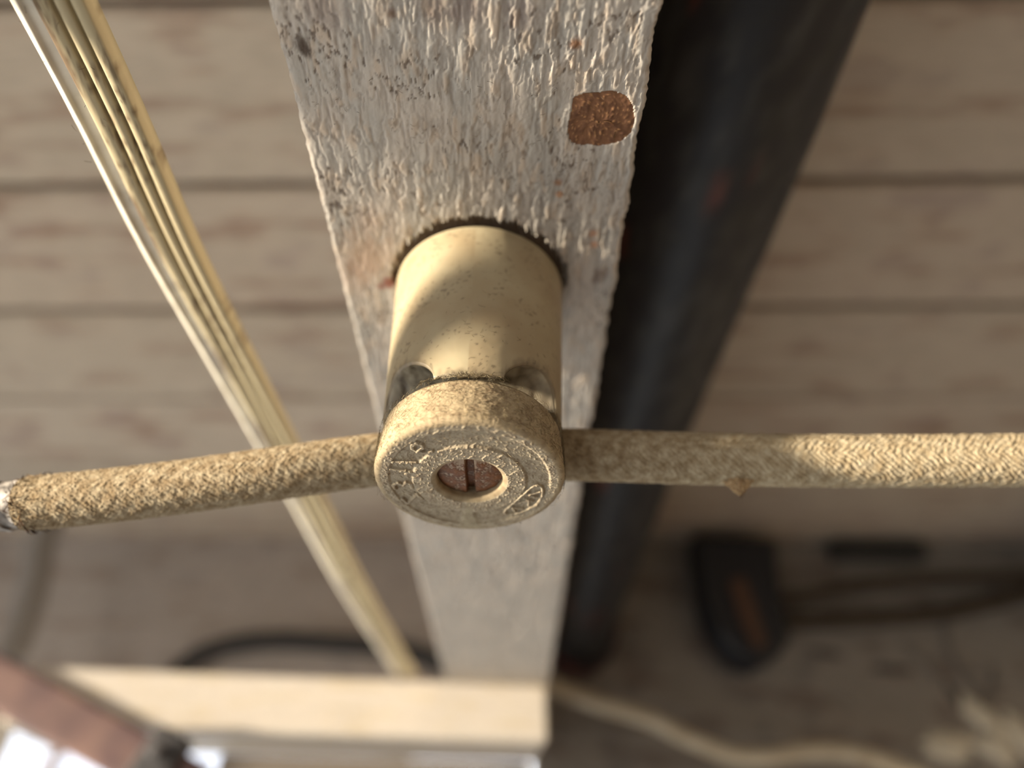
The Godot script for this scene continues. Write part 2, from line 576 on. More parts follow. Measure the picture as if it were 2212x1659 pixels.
# unseen next joists shade the ceiling; the unseen cable is added to shade the insulator
func build_neighbours() -> void:
	var m := tex_mat(wash_texture(171, [186, 180, 170], [150, 132, 118], [150, 142, 134], 0.8), 0.8, Vector3(4, 4, 1.5))
	for q in [[-1.0, "plain white painted joist left of the plastic cable strip"], [0.56, "plain white painted joist right of the black pipe"]]:
		var o := put("side_joist", cbox(Vector3(0.06, HC - HB - 0.001, 1.55), 0.0015), m, self, Vector3(q[0], CY + (HC + HB) / 2.0, 0.165))
		tag(o, q[1], "beam", "plain joists under the ceiling")
	var pts := []
	for q in [[-0.152, HC, -0.20], [-0.150, 0.22, -0.115], [-0.148, 0.150, -0.045], [-0.148, 0.1075, 0.0], [-0.148, 0.083, 0.0265], [-0.148, 0.067, 0.0435], [-0.149, 0.048, 0.064], [-0.153, 0.032, 0.082], [-0.16, 0.022, 0.10]]:
		pts.append(Vector3(q[0], CY + q[1], -q[2]))
	var lc := put("added_shade_cable", tube(spline(pts, 0.003), 24, func(s: float, an: float) -> float: return 0.0072, func(s: float, an: float) -> Color: return sr(70, 64, 58)), vmat(0.7, 0.3))
	tag(lc, "added unseen dark cable that shades the insulator, left of the plastic strip", "cable")

# ---------------------------------------------------------------- the insulator
func build_insulator() -> void:
	var near := hy(1030, 482, HB)
	var root := thing("porcelain_insulator", "dusty cream porcelain cable insulator screwed under the white joist", "insulator", Vector3(-0.0072, CY + HB, near.z - INS_R))
	var n1 := noise(21)
	var n2 := noise(22, FastNoiseLite.TYPE_SIMPLEX_SMOOTH, 3)
	var n3 := noise(23)
	var lj := 0.0383            # joint between body and cap, below the joist
	var rj := 0.0163
	var zc := 0.0108            # the two wire grooves run left-right, before and behind the screw
	var groove := func(z: float) -> float:
		var f := (z - zc) / 0.0044
		var b := (z + zc) / 0.0054
		var g := 0.0
		if absf(f) < 1.0:
			g = sqrt(1.0 - f * f) * 0.0058
		if absf(b) < 1.0:
			g = maxf(g, sqrt(1.0 - b * b) * 0.0078)
		return g
	var cream := sr(170, 159, 132)
	var tan_ := sr(148, 130, 102)
	var grime := sr(84, 72, 58)
	var nu := 480
	var p := PackedVector3Array()
	var c := PackedColorArray()
	var nside := 150
	var nv := 0
	# base face, rounded shoulder, side
	for i in 8:
		for u in nu:
			var a := TAU * u / nu
			var r := INS_R * 0.9 * i / 7.0
			p.append(Vector3(sin(a) * r, 0.0002, cos(a) * r)); c.append(cream)
		nv += 1
	for i in 7:
		var t := deg_to_rad(90.0 * i / 6.0)
		var rf := 0.0016
		for u in nu:
			var a := TAU * u / nu
			var r := INS_R - rf + rf * sin(t)
			p.append(Vector3(sin(a) * r, -(rf - rf * cos(t)), cos(a) * r)); c.append(cream)
		nv += 1
	for i in nside:
		for u in nu:
			var a := TAU * u / nu
			var f := (i + 1.0) / nside
			var r0 := lerpf(INS_R, rj, f)
			var edge: float = lj - groove.call(cos(a) * rj)
			var y := lerpf(0.0016, edge, f)
			r0 = lerpf(INS_R, rj, y / lj)
			r0 += n2.get_noise_3d(sin(a) * 3.0, y * 180.0, cos(a) * 3.0) * 0.00006
			var s := a * rj
			var sp := smoothstep(0.70, 0.92, n3.get_noise_2d(s * 900.0, y * 1000.0) + 0.70 * n2.get_noise_2d(s * 110.0, y * 110.0))
			var col := cream.lerp(tan_, clampf(0.35 + 0.6 * n2.get_noise_2d(s * 60.0 + 9.0, y * 70.0) + 0.1, 0.0, 1.0))
			col = col.lerp(grime, sp * 0.55)
			# dirt gathered along the joint
			var near_e := smoothstep(0.0022, 0.0, edge - y + 0.0008 * n1.get_noise_2d(s * 700.0, y * 300.0))
			col = col.lerp(grime, near_e * 0.55)
			# round the lip
			var lip := smoothstep(0.0007, 0.0, edge - y)
			p.append(Vector3(sin(a) * (r0 - lip * lip * 0.0004), -y, cos(a) * (r0 - lip * lip * 0.0004)))
			c.append(col)
		nv += 1
	# underside with the grooves
	var dull := sr(176, 166, 144)
	for i in 28:
		for u in nu:
			var a := TAU * u / nu
			var r := (rj - 0.0004) * (1.0 - i / 27.0 * 0.999)
			var z := cos(a) * r
			var y: float = lj - groove.call(z)
			y += n1.get_noise_2d(sin(a) * r * 500.0, z * 500.0) * 0.00015
			p.append(Vector3(sin(a) * r, -y, z))
			c.append(dull.lerp(grime, clampf(0.40 + 0.9 * n2.get_noise_2d(sin(a) * r * 320.0, z * 320.0), 0.0, 1.0)))
		nv += 1
	put("body", grid(nu, nv, p, c, true, true), vmat(0.42, 0.5), root)

	# the cap, propped open at the back by the cable
	var cap := Node3D.new()
	cap.name = "cap"
	root.add_child(cap)
	var hinge := Vector3(0, -lj - 0.00015, rj)
	cap.transform = Transform3D(Basis(), hinge) * Transform3D(Basis(Vector3.RIGHT, deg_to_rad(-3.4)), Vector3.ZERO) * Transform3D(Basis(), -hinge)
	var ch := 0.0096
	var rc := 0.0164
	var top := -lj - 0.0002
	p = PackedVector3Array()
	c = PackedColorArray()
	nv = 0
	var sand := sr(166, 150, 122)
	var pale := sr(172, 160, 138)
	var umber := sr(104, 84, 62)
	for i in 10:                                  # top face
		for u in nu:
			var a := TAU * u / nu
			var r := 0.0020 + (rc - 0.0010 - 0.0020) * i / 9.0
			p.append(Vector3(sin(a) * r, top, cos(a) * r)); c.append(sand)
		nv += 1
	var nsd := 64
	var fil := 0.0011
	var dust := func(a: float, y: float) -> float:
		var s := a * rc
		return n2.get_noise_2d(s * 420.0, y * 520.0) * 0.00011 + n1.get_noise_2d(s * 2100.0, y * 2300.0) * 0.00005
	for i in nsd:                                 # side
		var f := float(i) / (nsd - 1)
		for u in nu:
			var a := TAU * u / nu
			var y := lerpf(0.0004, ch - fil, f)
			var r: float = rc - 0.0005 + 0.0005 * f - 0.0006 * smoothstep(0.06, 0.0, f) + dust.call(a, y)
			# the seam at the ends of the circle is closed by blending
			var s := a * rc
			var g := n2.get_noise_2d(s * 260.0 + 3.0, y * 320.0)
			var h := n1.get_noise_2d(s * 1500.0, y * 1500.0)
			var col := sand.lerp(umber, clampf(0.18 + 0.55 * g + 0.35 * h, 0.0, 0.9))
			p.append(Vector3(sin(a) * r, top - y, cos(a) * r))
			c.append(col)
		nv += 1
	for i in 7:                                   # rounded rim
		var t := deg_to_rad(90.0 * (i + 1) / 7.0)
		for u in nu:
			var a := TAU * u / nu
			var r: float = rc - fil + fil * cos(t) + dust.call(a, ch - fil) * cos(t)
			var y := ch - fil + fil * sin(t)
			var g := n2.get_noise_2d(a * rc * 260.0 + 3.0, y * 320.0)
			p.append(Vector3(sin(a) * r, top - y + n1.get_noise_2d(a * rc * 1800.0, r * 1500.0) * 0.00004, cos(a) * r))
			c.append(sand.lerp(umber, clampf(0.1 + 0.5 * g, 0.0, 0.8)))
		nv += 1
	# raised marks on the face: strokes as segments in face millimetres (x right, y towards the camera)
	var strokes := face_marks()
	var nf := 96
	for i in nf:                                  # face, from the rim to the hole
		var r := lerpf(rc - fil - 0.0001, 0.0066, float(i + 1) / nf)
		for u in nu:
			var a := TAU * u / nu
			var x := sin(a) * r
			var z := cos(a) * r
			var hgt := -0.00032 * smoothstep(0.0140, 0.0135, r) * smoothstep(0.0096, 0.0101, r)
			# plain wedge on the far side, without the sunk ring
			var wedge := smoothstep(0.34, 0.14, absf(x + 0.0006) / maxf(-z - 0.006, 0.0001)) if z < -0.006 else 0.0
			hgt *= 1.0 - wedge
			var q := Vector2(x * 1000.0, z * 1000.0)
			var m := 0.0
			if r > 0.0094 and r < 0.0142:
				for s in strokes:
					var aa: Vector2 = s[0]
					var bb: Vector2 = s[1]
					var ab := bb - aa
					var tt := clampf((q - aa).dot(ab) / maxf(ab.length_squared(), 1e-6), 0.0, 1.0)
					var dd := q.distance_to(aa + ab * tt)
					if dd < 0.8:
						var e := smoothstep(s[2] + 0.16, s[2] - 0.06, dd)
						m = maxf(m, e) if s[3] > 0.0 else minf(m, -e)
			hgt += m * 0.00040
			var g := n2.get_noise_2d(x * 420.0, z * 420.0)
			var b := n1.get_noise_2d(x * 1900.0, z * 1900.0)
			var clot := smoothstep(0.35, 0.7, n3.get_noise_2d(x * 1300.0 + 5.0, z * 1300.0))
			hgt += (g * 0.00006 + b * 0.00003 + clot * 0.00010) * (1.0 - wedge * 0.8)
			p.append(Vector3(x, top - ch - hgt, z))
			var col := pale.lerp(umber, clampf(0.16 + 0.5 * g + 0.2 * b, 0.0, 0.75))
			col = col.lerp(sr(160, 150, 120), wedge * 0.35)
			c.append(col)
		nv += 1
	for i in 8:                                   # chamfer and bore of the screw hole
		var f := (i + 1) / 8.0
		var r := lerpf(0.0066, 0.0057, smoothstep(0.0, 0.4, f))
		var y := ch - lerpf(0.0, 0.0030, f * f * 0.75 + f * 0.25)
		for u in nu:
			var a := TAU * u / nu
			p.append(Vector3(sin(a) * r, top - y, cos(a) * r))
			c.append(sand.lerp(umber, clampf(0.2 + 0.5 * n2.get_noise_2d(a * 3.0, y * 700.0), 0.0, 0.8)))
		nv += 1
	for u in nu:
		p.append(Vector3(0, top - ch + 0.0038, 0)); c.append(umber)
	nv += 1
	put("cap_disc", grid(nu, nv, p, c, true, true), vmat(0.75, 0.35), cap)

	# slotted screw, rusty, sunk in the hole
	var rs := 0.0056
	p = PackedVector3Array()
	c = PackedColorArray()
	var rust := sr(126, 80, 46)
	var deep := sr(80, 52, 35)
	var ash := sr(178, 156, 132)
	var ng := 84
	for iy in ng:
		for ixx in ng:
			var gx := lerpf(-1.0, 1.0, ixx / (ng - 1.0))
			var gz := lerpf(-1.0, 1.0, iy / (ng - 1.0))
			var k := 1.0
			if absf(gx) + absf(gz) > 0.0:
				k = maxf(absf(gx), absf(gz)) / Vector2(gx, gz).length()
			var x := gx * k * rs
			var z := gz * k * rs
			var r := Vector2(x, z).length() / rs
			var f := n2.get_noise_2d(x * 500.0, z * 500.0)
			var g := n1.get_noise_2d(x * 1800.0, z * 1800.0)
			var y := 0.0010 + 0.0006 * r * r * r + f * 0.00007 + g * 0.00003
			var slot := smoothstep(0.00080, 0.00062, absf(x - 0.0001))
			y += slot * 0.0013
			var col := rust.lerp(deep, clampf(0.45 + 0.8 * f, 0.0, 1.0)).lerp(ash, smoothstep(0.15, 0.55, f * 0.7 + g * 0.4 + 0.55 * smoothstep(0.2, 0.9, z / rs)) * 0.8)
			p.append(Vector3(x, top - ch + y, z))
			c.append(col)
	put("screw_head", grid(ng, ng, p, c, false, false), vmat(0.6, 0.5, 0.1), cap)

	# loose dust and fibres
	var spots := []
	for i in 2600:
		var a := rng.randf_range(-2.0, 2.0)
		var y := rng.randf_range(0.0002, ch)
		var nn := Vector3(sin(a), 0, cos(a))
		spots.append([nn * (rc + 0.00002) + Vector3(0, top - y, 0), nn])
	for i in 900:
		var a := rng.randf_range(0, TAU)
		var r := sqrt(rng.randf()) * 0.0162
		if r > 0.0068:
			spots.append([Vector3(sin(a) * r, top - ch + 0.0001, cos(a) * r), Vector3.DOWN])
	for i in 320:
		var a := rng.randf_range(-0.55, 0.45)
		var nn := Vector3(sin(a), 0, cos(a))
		spots.append([nn * rj + Vector3(0, top + rng.randf_range(-0.0002, 0.0005), 0), nn])
	var fib := put("dust_fibres", hairs(spots, 0.0003, 0.0011, 0.000018, 0.5, [sr(214, 196, 156), sr(190, 168, 126), sr(150, 128, 96), sr(232, 216, 180)]), vmat(0.85, 0.2), cap)
	fib.set_meta("kind", "stuff")
	spots = []
	for i in 260:
		var a := rng.randf_range(-1.3, 1.1)
		var y := rng.randf_range(0.001, 0.031)
		var nn := Vector3(sin(a), 0, cos(a))
		spots.append([nn * (lerpf(INS_R, rj, y / lj) + 0.00003) + Vector3(0, -y, 0), nn])
	var fib2 := put("dust_fibres", hairs(spots, 0.0003, 0.0014, 0.000016, 0.12, [sr(96, 80, 62), sr(120, 100, 74), sr(210, 190, 150)]), vmat(0.85, 0.2), root)
	fib2.set_meta("kind", "stuff")

# the raised figures and the oval stamp on the cap, as [from, to, half width, raised or sunk] in millimetres
func face_marks() -> Array:
	var out := []
	var glyphs := {
		"6": [[0.6, 1.0, 0.1, 0.85], [0.1, 0.85, -0.5, 0.2], [-0.5, 0.2, -0.6, -0.5], [-0.6, -0.5, -0.2, -0.95], [-0.2, -0.95, 0.35, -0.9], [0.35, -0.9, 0.6, -0.4], [0.6, -0.4, 0.3, 0.05], [0.3, 0.05, -0.4, 0.0]],
		"1": [[-0.35, 0.55, 0.1, 1.0], [0.1, 1.0, 0.1, -1.0]],
		"/": [[0.45, 1.0, -0.45, -1.0]],
		"3": [[-0.5, 0.9, 0.2, 0.95], [0.2, 0.95, 0.5, 0.5], [0.5, 0.5, 0.0, 0.1], [0.0, 0.1, 0.55, -0.35], [0.55, -0.35, 0.25, -0.95], [0.25, -0.95, -0.5, -0.85]],
		"Z": [[-0.5, 0.95, 0.5, 0.95], [0.5, 0.95, -0.5, -0.95], [-0.5, -0.95, 0.5, -0.95]],
	}
	# letters stand on a ring of 11.8 mm; angle 0 points to the camera, negative to the left
	for q in [["6", -40.0], ["/", -63.0], ["1", -76.0], ["3", -97.0], ["Z", -118.0]]:
		var a := deg_to_rad(q[1])
		var outw := Vector2(sin(a), cos(a))
		var right := Vector2(cos(a), -sin(a))
		for s in glyphs[q[0]]:
			var k := 1.65
			out.append([outw * 11.8 + right * s[0] * k - outw * s[1] * k, outw * 11.8 + right * s[2] * k - outw * s[3] * k, 0.26, 1.0])
	# the oval frame on the right, bent along the ring
	var prev := Vector2.ZERO
	for i in 37:
		var t := TAU * i / 36.0
		var a := deg_to_rad(122.0 + 27.0 * cos(t))
		var w := Vector2(sin(a), cos(a)) * (11.8 + 1.75 * sin(t))
		if i:
			out.append([prev, w, 0.20, 1.0])
		prev = w
	for q in [[104.0, 0.8, 112.0, -0.9], [112.0, -0.9, 112.0, 0.9], [119.0, 0.9, 119.0, -0.9], [119.0, 0.0, 126.0, 0.9], [119.0, 0.0, 127.0, -0.9], [133.0, 0.8, 138.0, -0.8], [138.0, -0.8, 140.0, 0.6]]:
		var a0 := deg_to_rad(q[0])
		var a1 := deg_to_rad(q[2])
		out.append([Vector2(sin(a0), cos(a0)) * (11.8 + q[1]), Vector2(sin(a1), cos(a1)) * (11.8 + q[3]), 0.17, 1.0])
	return out

# ---------------------------------------------------------------- the braided cable
func build_cable() -> void:
	var d := -hy(1030, 482, HB).z + INS_R + 0.0108
	var pts := [hz(-420, 1128, d + 0.004), hz(-150, 1112, d + 0.003), hz(60, 1088, d + 0.002), hz(300, 1063, d + 0.001), hz(560, 1028, d), hz(815, 993, d), hz(1020, 983, d), hz(1222, 982, d), hz(1500, 990, d), hz(1800, 996, d), hz(2212, 994, d), hz(2500, 990, d)]
	var path := spline(pts, 0.00018)
	var x_left := hz(40, 1090, d).x
	var n1 := noise(51)
	var n2 := noise(52, FastNoiseLite.TYPE_SIMPLEX_SMOOTH, 3)
	var n3 := noise(53)
	var sand := sr(182, 170, 146)
	var ochre := sr(154, 136, 106)
	var brown := sr(96, 76, 56)
	var start_x := path[0].x
	var r0 := 0.0051
	# the frayed end of the braid lies where the tape begins
	var i0 := 0
	while path[i0].x < x_left:
		i0 += 1
	var braid := path.slice(i0)
	var right_part := func(s: float) -> float: return smoothstep(0.055, 0.085, s + start_x * 0.0 + braid[0].x + 0.03)  # braid turns paler and more strongly ridged towards the right
	var rad := func(s: float, a: float) -> float:
		var arc := a * r0
		# plaited strands: slanting one way, then the other, round the cable
		var w := arc / 0.0107 + 0.13
		var tri := absf(w - floorf(w) - 0.5) * 0.0107
		var f: float = right_part.call(s)
		var wob := n1.get_noise_2d(s * 160.0, a * 1.3) * 0.0006 + n3.get_noise_2d(s * 600.0, a * 4.0) * 0.00018
		var ph := (s + tri * 1.15 + wob) / 0.00135
		var ridge := absf(sin(ph * PI))
		var cross := absf(sin((tri / 0.0107 * 4.0 + n1.get_noise_2d(s * 400.0, a * 5.0) * 0.4) * PI))
		var h := (ridge - 0.5) * 0.00022 * (0.55 + 0.45 * f) * (0.75 + 0.6 * n1.get_noise_2d(s * 260.0 + 50.0, a * 2.0)) + (cross - 0.5) * 0.00005
		h += n2.get_noise_2d(s * 420.0, a * 2.4) * 0.00015
		h += n3.get_noise_2d(s * 2400.0, a * 12.0) * 0.00010
		return r0 + h
	var col := func(s: float, a: float) -> Color:
		var f: float = right_part.call(s)
		var g := n2.get_noise_2d(s * 330.0 + 30.0, a * 2.0)
		var h := n3.get_noise_2d(s * 1800.0, a * 9.0)
		var k := sand.lerp(ochre, clampf(0.45 + 0.6 * g, 0.0, 1.0))
		return k.lerp(brown, clampf(0.34 + 0.30 * h + 0.30 * g - 0.34 * f, 0.0, 0.85))
	var root := thing("braided_cable", "dusty tan cloth-braided electric cable held crosswise by the insulator", "cable")
	put("braid", tube(braid, 144, rad, col, Vector3.UP, false), vmat(0.95, 0.15), root)
	# wrapped grey tape on the left, where the braid is frayed
	var tape := path.slice(0, i0 + 12)
	var trad := func(s: float, a: float) -> float:
		var w := fposmod(s + a * 0.0006, 0.0042) / 0.0042
		return 0.0044 + 0.0004 * w + n2.get_noise_2d(s * 300.0, a * 2.0) * 0.0003
	var tcol := func(s: float, a: float) -> Color:
		return sr(176, 170, 164).lerp(sr(70, 66, 64), clampf(0.3 + 1.1 * n2.get_noise_2d(s * 200.0, a * 1.4), 0.0, 1.0))
	var tp := put("tape_wrap", tube(tape, 48, trad, tcol, Vector3.UP, true), vmat(0.7, 0.4), root)
	tp.set_meta("label", "grey tape wrapping beside the frayed braid")
	# frayed tufts round the end of the braid
	var spots := []
	var t0 := (braid[4] - braid[0]).normalized()
	var side := t0.cross(Vector3.UP).normalized()
	var u2 := side.cross(t0)
	for i in 260:
		var a := rng.randf_range(0, TAU)
		var nn := (side * cos(a) + u2 * sin(a) - t0 * 0.4).normalized()
		spots.append([braid[0] + (side * cos(a) + u2 * sin(a)) * (r0 - 0.0006) + t0 * rng.randf_range(-0.0002, 0.0022), nn])
	put("frayed_tuft", hairs(spots, 0.0010, 0.0030, 0.00010, 0.9, [sr(120, 92, 76), sr(92, 70, 58), sr(170, 144, 110)]), vmat(0.95, 0.1), root).set_meta("kind", "stuff")
	# fuzz along the braid
	spots = []
	for i in 2600:
		var k := rng.randi_range(2, braid.size() - 3)
		var t := (braid[k + 2] - braid[k - 2]).normalized()
		var sd := t.cross(Vector3.UP).normalized()
		var uu := sd.cross(t)
		var a := rng.randf_range(0, TAU)
		var nn := sd * cos(a) + uu * sin(a)
		spots.append([braid[k] + nn * (r0 + 0.00004), nn])
	put("dust_fibres", hairs(spots, 0.0003, 0.0011, 0.000018, 0.8, [sr(220, 204, 168), sr(190, 168, 128), sr(150, 126, 96)]), vmat(0.9, 0.15), root).set_meta("kind", "stuff")
	# a clot of dust hanging under the cable
	var under := hz(1597, 1047, d)
	p_tuft(root, under)

func p_tuft(root: Node3D, at: Vector3) -> void:
	var n := noise(61, FastNoiseLite.TYPE_SIMPLEX_SMOOTH, 3)
	var p := PackedVector3Array()
	var c := PackedColorArray()
	var nu := 40
	var nv := 20
	for v in nv:
		var f := float(v) / (nv - 1)
		for u in nu:
			var a := TAU * u / nu
			var r := 0.0019 * pow(1.0 - f, 0.8) * (1.0 + 0.55 * n.get_noise_3d(cos(a) * 1.6, sin(a) * 1.6, f * 4.0))
			p.append(at + Vector3(cos(a) * r * 1.5 - 0.0004 * f, 0.0012 - 0.0038 * f, sin(a) * r * 0.7))
			c.append(sr(178, 152, 116).lerp(sr(130, 108, 84), clampf(0.5 + n.get_noise_3d(cos(a) * 3.0, sin(a) * 3.0, f * 6.0), 0.0, 1.0)))
	put("dust_tuft", grid(nu, nv, p, c, true, true), vmat(0.95, 0.1), root)
	var spots := []
	for i in 90:
		var f := rng.randf()
		spots.append([at + Vector3(rng.randf_range(-1, 1) * 0.0022 * (1.0 - f), 0.0008 - 0.0034 * f, rng.randf_range(-1, 1) * 0.0008), Vector3(rng.randfn(), -0.5, rng.randfn()).normalized()])
	put("tuft_fibres", hairs(spots, 0.0004, 0.0012, 0.00002, 0.9, [sr(200, 178, 140), sr(150, 126, 98)]), vmat(0.95, 0.1), root).set_meta("kind", "stuff")

# ---------------------------------------------------------------- plastic strip with three ridges
func build_trunking() -> void:
	var n1 := noise(81, FastNoiseLite.TYPE_SIMPLEX_SMOOTH, 3)
	var n2 := noise(82)
	var pts := []
	for q in [[100, 0], [238, 277], [370, 555], [520, 830], [668, 1100], [770, 1290], [877, 1462]]:
		pts.append(hy(q[0], q[1], HB))
	pts.push_front(pts[0] + (pts[0] - pts[1]) * 1.2)
	var path := spline(pts, 0.0012)
	var root := thing("plastic_trunking", "yellowed ridged plastic cable strip with bright white edge running beside the joist", "trunking")
	# ridged body: x to the right of travel, y up
	var prof := PackedVector2Array()
	# three flat ridges with narrow slots between them
	for q in [[-0.0027, 0.0003], [0.0009, 0.0032], [0.0037, 0.0062]]:
		prof.append(Vector2(q[0], 0.0011))
		prof.append(Vector2(q[0] + 0.00004, 0.0003))
		for i in 9:
			var t := i / 8.0
			prof.append(Vector2(lerpf(q[0] + 0.00022, q[1] - 0.00022, t), 0.00004 - 0.00028 * (1.0 - pow(2.0 * t - 1.0, 2.0))))
		prof.append(Vector2(q[1] - 0.00004, 0.0003))
		prof.append(Vector2(q[1], 0.0011))
	prof.append(Vector2(0.0062, 0.0030))
	prof.append(Vector2(-0.0027, 0.0030))
	for i in prof.size():
		prof[i] = prof[i].rotated(deg_to_rad(-7.0))
	var tan_ := sr(176, 164, 134)
	var dirt := sr(92, 70, 46)
	var z_near := -0.05
	var col := func(w: Vector3, q: Vector2) -> Color:
		var g := n1.get_noise_2d(w.x * 500.0, w.z * 220.0)
		var b := n2.get_noise_2d(w.x * 1600.0, w.z * 900.0)
		var zone := smoothstep(-0.25, 0.1, n2.get_noise_2d(w.z * 24.0 + 3.0, q.x * 90.0))
		var k := clampf(smoothstep(0.12, 0.5, g + 0.4 * b) * zone, 0.0, 0.9)
		var crust := smoothstep(0.0016, 0.0002, absf(q.x + 0.0024) + 0.0012 * g) * smoothstep(0.0, 0.35, n2.get_noise_2d(w.z * 34.0 + 8.0, 2.0))
		return tan_.lerp(dirt, maxf(k * 0.75, crust * 0.9))
	put("ridged_strip", sweep(path, prof, col, true), vmat(0.65, 0.4), root)
	# white base with a thin lip that hangs down along its left side
	var lip := PackedVector2Array([Vector2(-0.0074, 0.0030), Vector2(-0.0080, 0.0026), Vector2(-0.0078, 0.0018), Vector2(-0.0068, 0.0010), Vector2(-0.0058, 0.0004), Vector2(-0.0054, 0.0005), Vector2(-0.0052, 0.0012), Vector2(-0.0030, 0.0013), Vector2(-0.0026, 0.0016), Vector2(-0.0026, 0.0030)])
	for i in lip.size():
		lip[i] = lip[i].rotated(deg_to_rad(-7.0))
	var wcol := func(w: Vector3, q: Vector2) -> Color:
		return sr(222, 218, 204).lerp(sr(170, 160, 140), clampf(0.2 + 0.6 * n1.get_noise_2d(w.x * 300.0, w.z * 160.0), 0.0, 0.7))
	put("white_lip", sweep(path, lip, wcol, true), vmat(0.4, 0.5), root)
	var spots := []
	for i in 160:
		var k := rng.randi_range(10, mini(260, path.size() - 2))
		spots.append([path[k] + Vector3(rng.randf_range(-0.006, 0.006), -0.0008, 0), Vector3.DOWN])
	put("dust_fibres", hairs(spots, 0.0003, 0.0015, 0.00003, 0.7, [sr(120, 96, 70), sr(214, 200, 170)]), vmat(0.9, 0.2), root).set_meta("kind", "stuff")

# ---------------------------------------------------------------- black iron pipe
func build_pipe() -> void:
	var n1 := noise(91, FastNoiseLite.TYPE_SIMPLEX_SMOOTH, 3)
	var r := 0.030
	var path := spline([Vector3(0.0720, CY + 0.200, 0.25), Vector3(0.0665, CY + 0.200, -0.08), Vector3(0.0612, CY + 0.200, -0.26), Vector3(0.0595, CY + 0.200, -0.45), Vector3(0.0592, CY + 0.200, -DWALL - 0.02)], 0.004)
	var black := sr(20, 20, 22)
	var rust := sr(112, 48, 32)
	var root := thing("iron_pipe", "thick black iron pipe with rust spots running behind the joist", "pipe")
	put("pipe_barrel", tube(path, 72, func(s: float, a: float) -> float: return r + n1.get_noise_3d(s * 40.0, cos(a) * 2.0, sin(a) * 2.0) * 0.0004, func(s: float, a: float) -> Color:
		var g := n1.get_noise_3d(s * 16.0 + 4.0, cos(a) * 1.2, sin(a) * 1.2)
		return black.lerp(rust, smoothstep(0.40, 0.6, g) * 0.7).lerp(sr(66, 66, 66), clampf(n1.get_noise_3d(s * 50.0, cos(a) * 4.0, sin(a) * 4.0), 0.0, 0.6))), vmat(0.5, 0.5), root)
	var c0 := path[path.size() - 1]
	var ring := spline([c0 + Vector3(0.0003, 0, 0.052), c0 + Vector3(0, 0, 0.03)], 0.002)
	put("pipe_collar", tube(ring, 64, func(s: float, a: float) -> float: return r + 0.0055 - 0.0000 * s, func(s: float, a: float) -> Color: return black.lerp(rust, clampf(0.3 + n1.get_noise_3d(s * 90.0, cos(a), sin(a)), 0.0, 0.8))), vmat(0.6, 0.5), root)

# ---------------------------------------------------------------- white beam, rusty pole, hose
func build_beam_and_pole() -> void:
	var n1 := noise(101, FastNoiseLite.TYPE_SIMPLEX_SMOOTH, 3)
	var a := hy(58, 1437, HB)
	var b := hy(1181, 1479, HB)
	var dirn := (b - a).normalized()
	var len_ := a.distance_to(b)
	var turn := atan2(-dirn.z, dirn.x)
	var wash := wash_texture(131, [198, 190, 180], [186, 175, 156], [184, 180, 173], 0.8)
	var m := tex_mat(wash, 0.6, Vector3(5, 8, 5))
	var root := thing("white_beam", "white painted crossbeam in low sunlight under the end of the joist", "beam", (a + b) / 2.0)
	root.rotation.y = turn
	put("beam_board", cbox(Vector3(len_, 0.0295, 0.062), 0.0016), m, root, Vector3(0, -0.0149, -0.031))
	put("backing_board", cbox(Vector3(len_ - 0.1, 0.050, 0.012), 0.0012), plain(sr(116, 108, 100), 0.8), root, Vector3(0.048, -0.0548, -0.066))
	# rusty flat bar fixed slantwise on the face of the beam at the left
	var nrm := dirn.cross(Vector3.UP).normalized() * -1.0
	if nrm.z < 0.0:
		nrm = -nrm
	var on_face := func(px: float, py: float) -> Vector3:
		var r := ray(px, py)
		var o := Vector3(0, CY, 0)
		return o + r * ((a + nrm * 0.0026 - o).dot(nrm) / r.dot(nrm))
	var p0: Vector3 = on_face.call(-120, 1412)
	var p1: Vector3 = on_face.call(352, 1668)
	var t := (p1 - p0).normalized()
	var pole := thing("rusty_bar", "slanting purple-brown rusty flat bar on the face of the white beam", "bar", (p0 + p1) / 2.0)
	pole.basis = Basis(t, nrm.cross(t).normalized(), nrm)
	put("bar_strip", grid_bar(p0.distance_to(p1) + 0.04, 0.0225, 0.0048, n1), vmat(0.6, 0.4), pole)
	var half := p0.distance_to(p1) / 2.0
	put("bar_clamp", cbox(Vector3(0.020, 0.030, 0.012), 0.002), plain(sr(60, 58, 60), 0.5), pole, Vector3(half - 0.004, 0.002, 0.003))
	put("clamp_bolt", cbox(Vector3(0.008, 0.008, 0.008), 0.002), plain(sr(70, 68, 70), 0.45), pole, Vector3(half - 0.004, 0.006, 0.012))
	# dark hose arching behind the beam
	var hp := []
	for q in [[330, 1520], [395, 1440], [470, 1400], [580, 1384], [700, 1388], [820, 1398], [900, 1412], [1000, 1460]]:
		hp.append(hz(q[0], q[1], 0.6015))
	var hose := put("black_hose", tube(spline(hp, 0.003), 32, func(s: float, an: float) -> float: return 0.0082, func(s: float, an: float) -> Color: return sr(52, 50, 50).lerp(sr(84, 76, 70), clampf(n1.get_noise_2d(s * 60.0, an), 0.0, 1.0))), vmat(0.6, 0.4))
	tag(hose, "dark hose arching up behind the white crossbeam", "hose")

